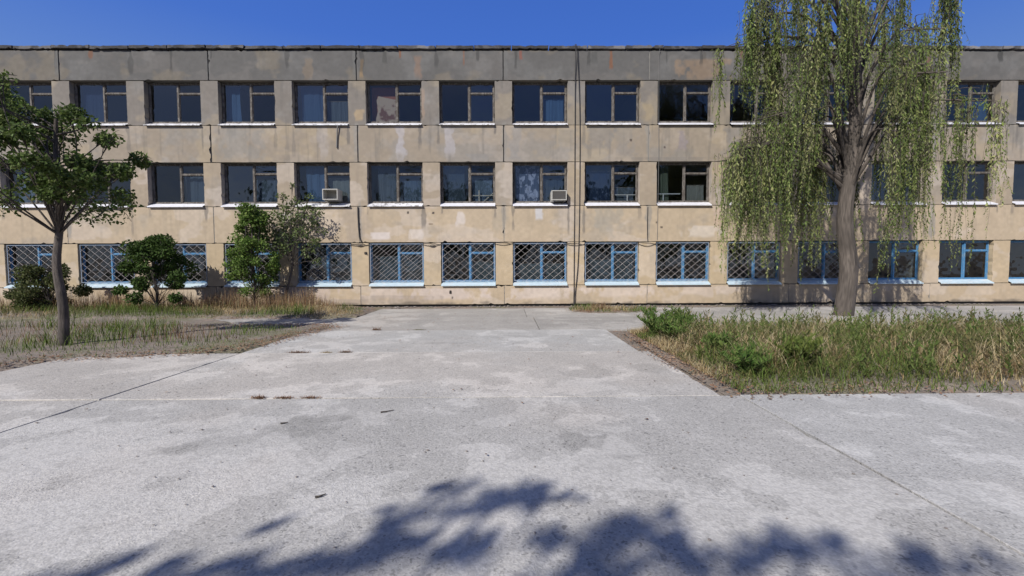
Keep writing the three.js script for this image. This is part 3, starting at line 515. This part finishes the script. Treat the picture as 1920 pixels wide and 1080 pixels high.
// --- green shrubs against the wall
function shrub(label, pos, seed, w, h, n, cols, leaf = [.10, .034], per = 260, group) {
  const r = RNG(seed), cl = [];
  for (let k = 0; k < n; k++) { const a = r() * 6.28, q = Math.sqrt(r()), y = .12 + .86 * Math.pow(r(), .8), sh = Math.sin(Math.min(1, y * 1.1 + .18) * 2.6); cl.push([Math.cos(a) * q * w * sh, y * h, Math.sin(a) * q * w * sh * .8, .2 + .18 * r()]); }
  return broadleaf('green_shrub', label, group, pos, { category: 'shrub', seed: seed + 1, trunk: [[0, 0, 0], [.05, h * .25, .02], [-.03, h * .55, 0], [.02, h * .85, 0]], r0: .05, r1: .015, fork: .08, clumps: cl, perClump: per, leaf, cols });
}
const BRIGHT = [[.12, .20, .035], [.15, .235, .05], [.09, .155, .028], [.19, .26, .07]];
shrub('tall bright green shrub beside the thin tree', [-10.15, .05, 1.2], 41, .95, 4.0, 58, BRIGHT, [.10, .034], 150);
shrub('broad green shrub left of the tall bright green one', [-13.4, .05, 1.9], 43, 1.4, 2.7, 44, [[.06, .11, .02], [.08, .13, .03], [.045, .085, .016]], [.11, .036], 240);
shrub('low olive shrub under the far left grilles', [-17.6, .05, 1.7], 45, 1.3, 1.7, 30, [[.09, .11, .035], [.12, .13, .05], [.06, .08, .022]], [.10, .03], 240);
// --- the tree at the left whose shade falls across the path
{
  const r = RNG(51), cl = [];
  for (let k = 0; k < 58; k++) { const a = r() * 6.28, y = r(), q = Math.sqrt(r()) * (1.45 - .5 * Math.abs(y - .35)); cl.push([Math.cos(a) * q, 2.9 + y * 2.3, Math.sin(a) * q, .14 + .34 * r() * r() + .08 * r(), 90 + 230 * r()]); }
  broadleaf('garden_tree', 'slender leafy tree in the left bed by the concrete yard', null, [-9.6, .05, 9.4], { seed: 53, trunk: [[0, -.05, 0], [.06, .8, .02], [0, 1.7, .05], [.08, 2.7, 0], [.05, 3.9, 0], [.1, 4.7, 0]], r0: .10, r1: .03, fork: .5, clumps: cl, perClump: 210, leaf: [.085, .028], cols: [[.10, .145, .035], [.07, .115, .025], [.14, .18, .06], [.085, .13, .03]] });
}
// --- the tree behind the viewer whose boughs shade the foreground
{
  const r = RNG(61), base = V(-7.2, 0, 27.4), cl = [];
  // ground spots where its shade lies, with half width and half depth in metres
  const shade = [[-.33, 15.78, .22], [-.52, 15.84, .2], [-.15, 15.74, .17], [-.02, 15.76, .17], [.14, 15.72, .1], [-.70, 15.57, .09], [-.56, 15.6, .09], [-.92, 15.92, .13], [-1.1, 16.15, .14], [-.94, 16.08, .12], [-1.21, 16.42, .2], [-1.05, 16.36, .2], [-.85, 16.36, .22], [-.62, 16.36, .2], [-1.6, 16.48, .22], [-1.42, 16.47, .16], [-1.69, 16.13, .1], [-.44, 16.28, .14], [-.02, 16.18, .13], [.12, 16.22, .14], [.57, 16.05, .15], [.47, 16.06, .1], [.82, 15.98, .11], [.25, 16.3, .15], [.55, 16.26, .2], [.7, 16.22, .16], [.42, 16.44, .18], [.93, 16.44, .2], [1.02, 16.5, .2], [.3, 16.55, .18], [0, 16.62, .2], [-1.9, 16.6, .25], [-2.3, 16.45, .2], [-2.7, 16.5, .25], [1.3, 16.4, .2], [1.6, 16.3, .16], [1.9, 16.5, .25], [2.3, 16.45, .2]];
  for (let k = 0; k < 150; k++) { const z = 17.3 + 8.5 * r(); shade.push([-6 + 13 * r(), z, .45 + .35 * r()]); }
  for (const [x, z, q] of shade) {
    const far = z > 17, h0 = far ? 8 + 2.6 * r() : 6.6 + 2 * r(), n = far ? 1 : q > .15 ? 4 : 2, dirA = -.5 + r();
    for (let k = 0; k < n; k++) { const h = h0 + (r() - .5) * .5, gx = x + (far ? 0 : (r() - .5) * q * 2.3), gz = z + (far ? 0 : (r() - .5) * q * .9 + dirA * .1); cl.push([gx + SUN.x / SUN.y * h - base.x, h, gz + SUN.z / SUN.y * h - base.z, far ? q * .7 : q * (.3 + .4 * r()), far ? 130 : Math.round(5 + q * 58 * (.35 + r())), k > 0 || (!far && r() < .5)]); }
  }
  broadleaf('shade_tree', 'tall tree behind the viewer casting the leafy shadow on the near slabs', null, [base.x, 0, base.z], { seed: 63, trunk: [[0, -.05, 0], [.1, 2, .05], [-.05, 4, 0], [.2, 6, .1], [.3, 7.6, .3], [.4, 9.2, .4]], r0: .22, r1: .06, fork: .5, clumps: cl, perClump: 100, leaf: [.10, .036], cols: [[.07, .11, .025], [.05, .085, .018], [.09, .13, .035]], flat: .8, limb: .016 });
}
// --- the weeping willow on the right
{
  const r = RNG(71), base = V(10.75, 0, 4.3), t = thing('weeping_willow', 'tall weeping willow with long hanging strands in front of the wall', 'tree', [base.x, 0, base.z]);
  mesh('trunk', taper([V(0, -.05, 0), V(.1, 1.5, .05), V(-.05, 3.2, 0), V(.1, 5.2, .05), V(.2, 7.2, .0), V(.1, 9.4, 0), V(.2, 11.3, 0)], .30, .07, 10), M.bark, t);
  const limbs = [], L = new Leaves(), cols = [[.19, .235, .07], [.135, .185, .05], [.25, .285, .105], [.10, .145, .038], [.29, .30, .13]];
  const heads = [];
  // boughs: start height, tip (relative), number of strands, strand length range
  for (let k = 0; k < 30; k++) { const a = r() * 6.28, R = 1.4 + 2.3 * Math.sqrt(r()), h = 6.8 + 4.9 * r() - R * .25; const x = Math.cos(a) * R, z = Math.sin(a) * R * .8; if (base.x + x < 7.6) continue; heads.push([Math.min(10.8, h - 1.6 - r()), x, h, z, 26, 2.0, 5.6]); }
  for (let k = 0; k < 12; k++) { const a = r() * 6.28, R = 1.2 + 2 * r(), x = Math.cos(a) * R, z = Math.sin(a) * R * .8; if (base.x + x < 8) continue; heads.push([3.6 + r(), x, 5 + 1.4 * r(), z, 22, 1.8, 4.4]); }
  // left side, as the photograph shows it: an upper and a lower skirt
  heads.push([8.2, -3.5, 9.3, .2, 70, 1.6, 3.0], [8.0, -3.75, 8.7, -.2, 60, 1.2, 2.4], [8.6, -3.3, 10.2, .3, 50, 1.8, 3.2], [9.2, -2.8, 11.6, 0, 50, 2.0, 4.0], [4.2, -4.0, 5.25, .3, 95, 2.0, 3.7], [4.0, -3.7, 5.3, -.1, 90, 2.2, 4.0], [4.4, -4.25, 5.0, 0, 50, 1.4, 2.8], [5.0, -3.2, 6.2, .4, 70, 2.5, 5.0]);
  for (const [h0, x, h, z, n, l0, l1] of heads) {
    const m = V(x * .5, Math.max(h0, h) + .25, z * .5), e = V(x, h, z);
    limbs.push(taper([V(.05, h0, 0), m, e], .07, .015, 6));
    let left = n;
    while (left > 0) { // strands hang in bunches from side twigs
      const bunch = Math.min(left, 3 + Math.floor(r() * 9)); left -= bunch;
      const c = m.clone().lerp(e, Math.pow(r(), .45)).add(V((r() - .5) * .8, (r() - .4) * .5, (r() - .5) * .9)), bl = l0 + (l1 - l0) * r(), bs = (r() - .5) * .5, bz = (r() - .5) * .4, tone = .7 + .6 * r(), hue = Math.floor(r() * 5);
      limbs.push(taper([m.clone().lerp(e, .5), m.clone().lerp(c, .7).add(V(0, .12, 0)), c], .016, .006, 4));
      for (let k = 0; k < bunch; k++) {
        const p = c.clone().add(V((r() - .5) * .34, (r() - .5) * .22, (r() - .5) * .34)), len = Math.min(bl * (.45 + .7 * r()), p.y - .8 - r()), sw = bs + (r() - .5) * .25, sz = bz + (r() - .5) * .2, ph = r() * 6, am = .03 + .06 * r(), arch = .12 * r();
        const pt = s => V(p.x + sw * s * s + am * Math.sin(s * 5 + ph), p.y - len * s + arch * Math.sin(Math.min(1, s * 6) * 3.14), p.z + sz * s * s + am * Math.cos(s * 4 + ph));
        limbs.push(taper([pt(0), pt(.5), pt(1)], .006, .002, 3));
        const nl = Math.round(len * (13 + 16 * r())), big = .7 + .8 * r();
        for (let i = 0; i < nl; i++) { const s = Math.pow((i + r()) / nl, .85), o = pt(s), d = V((r() - .5) * 1.7, -.75 - .5 * r(), (r() - .5) * 1.7).normalize(), col = vary(cols[r() < .6 ? hue : Math.floor(r() * 5)], r); L.leaf(o, d, side(d, r), (.07 + .08 * r()) * big * (1.1 - .5 * s), (.010 + .009 * r()) * big, col.map(v => v * tone)); }
      }
    }
  }
  mesh('limbs', merge(limbs), M.bark, t); mesh('crown', L.geo(), leafMat, t);
}
// --- trees across the yard behind the viewer, mirrored in the panes
{
  const r = RNG(81), cl = [];
  for (let k = 0; k < 70; k++) { const y = r(), a = r() * 6.28, q = Math.sqrt(r()) * (3.6 * Math.sin(Math.min(1, .2 + y * .8) * 2.7) + .6); cl.push([Math.cos(a) * q, 3 + y * 7.4, Math.sin(a) * q, .75 + .45 * r()]); }
  const places = [[-30, 44, 1.15, 'tall round tree at the left end of the row across the yard'], [-19, 47, .95, 'low round tree near the left end of the row across the yard'], [-9, 45, 1.1, 'broad tree left of the middle of the row across the yard'], [1, 48, 1.0, 'medium tree in the middle of the row across the yard'], [10, 45, 1.2, 'tall tree right of the middle of the row across the yard'], [20, 43, 1.45, 'very tall tree in the right half of the row across the yard'], [31, 41, 1.55, 'tallest tree at the right end of the row across the yard']];
  let first = null;
  for (const [x, z, s, label] of places) {
    let t; if (!first) t = first = broadleaf('row_tree', label, 'trees across the yard', [0, 0, 0], { seed: 83, trunk: [[0, -.1, 0], [.1, 1.6, 0], [-.1, 3.2, .1], [.1, 5.5, 0], [0, 8, 0]], r0: .28, r1: .08, fork: .3, clumps: cl, perClump: 150, leaf: [.34, .13], cols: [[.06, .10, .022], [.045, .075, .016], [.08, .12, .03]] });
    else { t = first.clone(); t.name = numbered('row_tree'); scene.add(t); t.userData = { ...first.userData, label }; }
    t.position.set(x, 0, z); t.scale.setScalar(s); t.rotation.y = r() * 6.28;
  }
}
// --- grass, weeds and litter
const TAN = [[.42, .33, .18], [.36, .27, .14], [.48, .40, .25], [.27, .19, .10]], RED = [[.22, .12, .075], [.26, .16, .10], [.17, .09, .055], [.30, .20, .13]], GRN = [[.12, .17, .04], [.155, .20, .06], [.09, .13, .03]], OLV = [[.15, .15, .06], [.19, .17, .075], [.11, .12, .04]];
function yAt(b, x, z) { return .07; }
function grassField(name, label, category, area, n, seed, pick, y = .05) {
  const r = RNG(seed), L = new Leaves();
  let k = 0, tries = 0; while (k < n && tries++ < n * 12) { const a = pick(r); if (!a) continue; const [x, z, h, cols, lean, w, tip] = a; L.blade(V(x, y, z), h * (.6 + .7 * r()), lean * (.4 + r()), r() * 6.28, w, vary(cols[Math.floor(r() * cols.length)], r), tip); k++; }
  return tag(mesh(name, L.geo(), dryMat, scene), label, category, null, 'stuff');
}
// right verge: dry tangle with green in it
grassField('dry_grass', 'tangle of dry straw coloured grass and weeds right of the yard', 'grass', null, 21000, 901, r => {
  const x = 2.75 + Math.pow(r(), 1.35) * 9.5, z = 7.7 + 5.6 * r(); const d = bedRight.inside(x, z); if (d < -.10) return null;
  const near = sstep(0, .9, d) * (.45 + .55 * fbm(x * 1.3, z * 1.3, 907, 3) * 1.5), g = fbm(x * .9, z * .9, 911, 3);
  const gg = g + (r() - .5) * .28, cols = gg > .60 ? GRN : gg > .50 ? OLV : TAN; return [x, z, (.10 + .43 * near), cols, 1.05, .005, g < .5 && r() < .5 ? [.45, .38, .24] : null];
});
{ // seed heads and broad weeds in the verge
  const r = RNG(921), L = new Leaves();
  for (let k = 0; k < 900; k++) { const x = 3.0 + r() * 8.5, z = 7.9 + 5 * r(), d = bedRight.inside(x, z); if (d < .35) continue; const g = fbm(x * .9, z * .9, 911, 3), green = g > .45, h = .22 + .42 * r(), cols = green ? GRN : OLV, lx = (r() - .5) * .25, lz = (r() - .5) * .25;
    const n = 16; for (let i = 0; i < n; i++) { const t = .2 + .8 * i / n, o = V(x + lx * t, .06 + h * t, z + lz * t), dir = V(r() - .5, .35 + .4 * r(), r() - .5).normalize(); L.leaf(o, dir, side(dir, r), .06 + .07 * r(), .008 + .008 * r(), vary(cols[Math.floor(r() * 3)], r)); }
    L.blade(V(x, .05, z), h, .3, Math.atan2(lz, lx), .004, [.16, .15, .06]);
  }
  tag(mesh('leafy_weeds', L.geo(), leafMat, scene), 'leafy green weeds growing through the dry grass right of the yard', 'weeds', null, 'stuff');
}
function weed(label, x, z, h, w, seed, cols) {
  const r = RNG(seed), t = thing('weed_plant', label, 'weed', [x, .05, z], 'bushy weeds at the corner of the right verge'), L = new Leaves(), st = [];
  for (let s = 0; s < 30; s++) { const a = r() * 6.28, q = Math.sqrt(r()) * w, hh = h * (.6 + .45 * r()), e = V(Math.cos(a) * q, hh, Math.sin(a) * q), m = V(e.x * .35, hh * .55, e.z * .35); st.push(taper([V((r() - .5) * .08, -.02, (r() - .5) * .08), m, e], .006, .002, 4));
    const c = new THREE.CatmullRomCurve3([V(0, 0, 0), m, e]); for (let i = 0; i < 60; i++) { const o = c.getPointAt(.12 + .88 * r()), d = V(r() - .5, .25 + .5 * r(), r() - .5).normalize(); L.leaf(o, d, side(d, r), .06 + .07 * r(), .009 + .006 * r(), vary(cols[Math.floor(r() * cols.length)], r)); } }
  mesh('stems', merge(st), std({ color: lin(.10, .14, .04) }), t); mesh('foliage', L.geo(), leafMat, t);
}
const LIME = [[.10, .175, .035], [.135, .205, .05], [.075, .14, .028], [.17, .20, .07]];
weed('tallest bright green weed at the near left corner of the right verge', 3.05, 8.9, .66, .40, 931, LIME);
weed('bright green weed just right of the tallest corner weed', 3.5, 9.2, .6, .42, 933, LIME);
weed('low bright green weed in front of the tallest corner weed', 3.15, 9.75, .48, .42, 935, LIME);
weed('dusky green upright weed behind the corner weeds', 3.75, 8.6, .62, .26, 937, GRN);
weed('bright green weed midway along the verge edge', 3.5, 11.1, .42, .32, 939, LIME);
weed('broad green weed where the verge meets the near slabs', 3.25, 12.5, .42, .40, 941, LIME);
weed('yellowish green weed right of the one by the near slabs', 4.1, 12.3, .55, .36, 943, [[.14, .19, .04], [.17, .20, .05], [.11, .15, .03]]);
// left bed by the wall: tall reddish dry stalks, lower green grass in front
grassField('dry_stalks', 'tall brown dry grass stalks against the wall at the left', 'grass', null, 5200, 951, r => { const x = -24 + 17 * Math.pow(r(), .62), z = .35 + 1.5 * r(); if (bedWall.inside(x, z) < .05) return null; const e = sstep(-6.9, -7.8, x), k = fbm(x * 1.6, z * 1.6, 953, 3); return [x, z, (.25 + .75 * k) * (.25 + .75 * e), r() < .55 ? RED : TAN, .22, .005, r() < .4 ? [.34, .24, .14] : null]; });
grassField('bed_grass', 'short mixed green and dry grass in the bed along the wall', 'grass', null, 9000, 961, r => { const x = -24 + 18.6 * Math.pow(r(), .6), z = 1.4 + 3.0 * r(); const d = bedWall.inside(x, z); if (d < .1) return null; const g = fbm(x * .8, z * .8, 963, 3); return [x, z, .08 + .28 * sstep(.1, .9, d) * g * 1.6, g > .5 ? GRN : g > .42 ? OLV : TAN, .6, .0055, null]; });
grassField('path_grass', 'thin dry grass on the soil left of the yard', 'grass', null, 8000, 971, r => { const x = -22 + 17 * Math.pow(r(), .6), z = 6.3 + 8 * r(); const d = bedLeft.inside(x, z); if (d < .08) return null; const g = fbm(x * .8, z * .8, 973, 3); if (g < .42 && r() < .8) return null; return [x, z, .06 + .3 * sstep(.5, 2.2, d) * g * 1.7, g > .53 ? GRN : r() < .5 ? OLV : RED, .6, .0055, null]; });
grassField('tuft_grass', 'patch of tan and green grass on the slabs below the roof cables', 'grass', null, 1500, 981, r => { const x = 1.9 + 3.4 * r(), z = 1.7 + 1.5 * r(), d = bedTuft.inside(x, z); if (d < .05) return null; const g = vn(x * 3, z * 3, 5); return [x, z, .06 + .2 * sstep(0, .4, d) * (x < 3.4 ? 1.1 : .6), g > .6 ? GRN : g > .35 ? TAN : RED, .7, .006, null]; });
// tufts in the slab joints
function tuft(label, x, z, w, h, seed, cols, n = 90) { n = n * 3; const r = RNG(seed), L = new Leaves(); for (let k = 0; k < n; k++) L.blade(V((r() + r() + r() - 1.5) * w * .6, -.006, (r() + r() - 1) * .05), h * (.15 + 1.0 * r() * r()) * (1.2 - Math.abs(k / n - .5)), .5 + 1.2 * r(), r() * 6.28, .0028, vary(cols[Math.floor(r() * cols.length)], r)); const o = tag(mesh('grass_tuft', L.geo(), dryMat, scene), label, 'grass tuft', 'dry tufts in the slab joints'); o.position.set(x, SLAB_TOP + .004, z); }
tuft('brown tuft farthest left in the nearest slab joint', -3.41, 13.25, .14, .055, 1, RED, 110); tuft('middle brown tuft of three in the nearest slab joint', -3.08, 13.26, .2, .05, 2, RED, 90); tuft('right brown tuft of three in the nearest slab joint', -2.75, 13.26, .2, .05, 3, RED, 90);
tuft('leftmost and longest brown tuft in the second slab joint', -4.3, 10.22, .34, .07, 4, RED, 130); tuft('middle small tuft in the second slab joint', -3.75, 10.23, .18, .05, 5, TAN, 70); tuft('right reddish tuft in the second slab joint', -3.38, 10.22, .2, .09, 6, RED, 80);
tuft('upright tuft in the far slab joint left of the middle', -3.66, 7.2, .18, .16, 7, RED, 70); tuft('flat tuft in the far slab joint right of the upright one', -2.55, 7.19, .3, .05, 8, OLV, 60);
// fallen leaves and bits along the edges
{
  const r = RNG(991), L = new Leaves(); let k = 0, tries = 0;
  const drop = (x, z, y) => { const a = r() * 6.28, d = V(Math.cos(a), (r() - .35) * .5, Math.sin(a)).normalize(); L.leaf(V(x, y + .006, z), d, V(-Math.sin(a), (r() - .5) * .5, Math.cos(a)).normalize(), .03 + .04 * r(), .010 + .012 * r(), vary([[.32, .19, .12], [.27, .16, .105], [.38, .27, .18], [.21, .13, .09]][Math.floor(r() * 4)], r)); };
  while (k < 5600 && tries++ < 200000) { const which = r(), b = which < .45 ? bedLeft : which < .62 ? bedWall : which < .95 ? bedRight : bedTuft; const x = which < .45 ? -12 + 7.6 * Math.pow(r(), .5) : which < .62 ? -12 + 7.5 * r() : which < .95 ? 2.2 + 5 * r() * r() : 1.6 + 4.2 * r(), z = which < .45 ? 5.8 + 6 * r() : which < .62 ? .4 + 4.6 * r() : which < .95 ? 7.6 + 6 * r() : 1.5 + 2 * r(); const d = b.inside(x, z); if (d < -.35 || d > .7) continue; if (r() > Math.exp(-Math.abs(d - .08) * 5) || (b === bedRight && r() < .45)) continue; drop(x, z, d > .1 ? .07 : .045); k++; }
  for (let i = 0; i < 260; i++) drop(-6 + 12 * r(), 3 + 13 * r() * r(), .04);
  for (let i = 0; i < 500; i++) drop(-6 + 14 * r(), .55 + .7 * r() * r(), .02);
  tag(mesh('leaf_litter', L.geo(), dryMat, scene), 'red brown dry leaves scattered along the edges of the beds', 'leaf litter', null, 'stuff');
}
{ // crumbled cement along the foot of the wall
  const r = RNG(1001), gs = []; for (let k = 0; k < 700; k++) { const s = .012 + .035 * r() * r(), g = new THREE.IcosahedronGeometry(s, 0); g.scale(1 + r(), .5 + .4 * r(), 1 + r()); g.rotateY(r() * 6); g.translate(-7 + 27 * r(), -.01 + s * .3, .08 + 1.0 * r() * r()); gs.push(g); }
  for (let k = 0; k < 340; k++) { const s = .004 + .007 * r() * r(), g = new THREE.IcosahedronGeometry(s, 0); g.scale(1 + r(), .6, 1 + r()); g.translate(-6 + 11 * r(), SLAB_TOP + .004, 8 + 8.5 * r()); gs.push(g); }
  tag(mesh('rubble', merge(gs), std({ color: lin(.24, .21, .19) }), scene), 'crumbled cement rubble along the foot of the wall', 'rubble', null, 'stuff');
}
function twig(label, x, z, len, a, seed) { const r = RNG(seed), g = taper([V(-len / 2, .006, 0), V(-len * .1, .008, (r() - .5) * .03), V(len / 2, .006, (r() - .5) * .04)], .009, .004, 5); const o = tag(mesh('twig', g, M.bark, scene), label, 'twig', 'twigs on the slabs'); o.position.set(x, SLAB_TOP, z); o.rotation.y = a; }
twig('short dark twig lying on the slab just past the nearest joint', -1.62, 13.84, .15, .35, 1); twig('tiny twig left of the short dark twig', -2.62, 14.2, .07, .3, 2); twig('tiny brown twig lying near the foreground shadow', -1.6, 15.75, .07, .4, 3);

renderer.render(scene, camera);
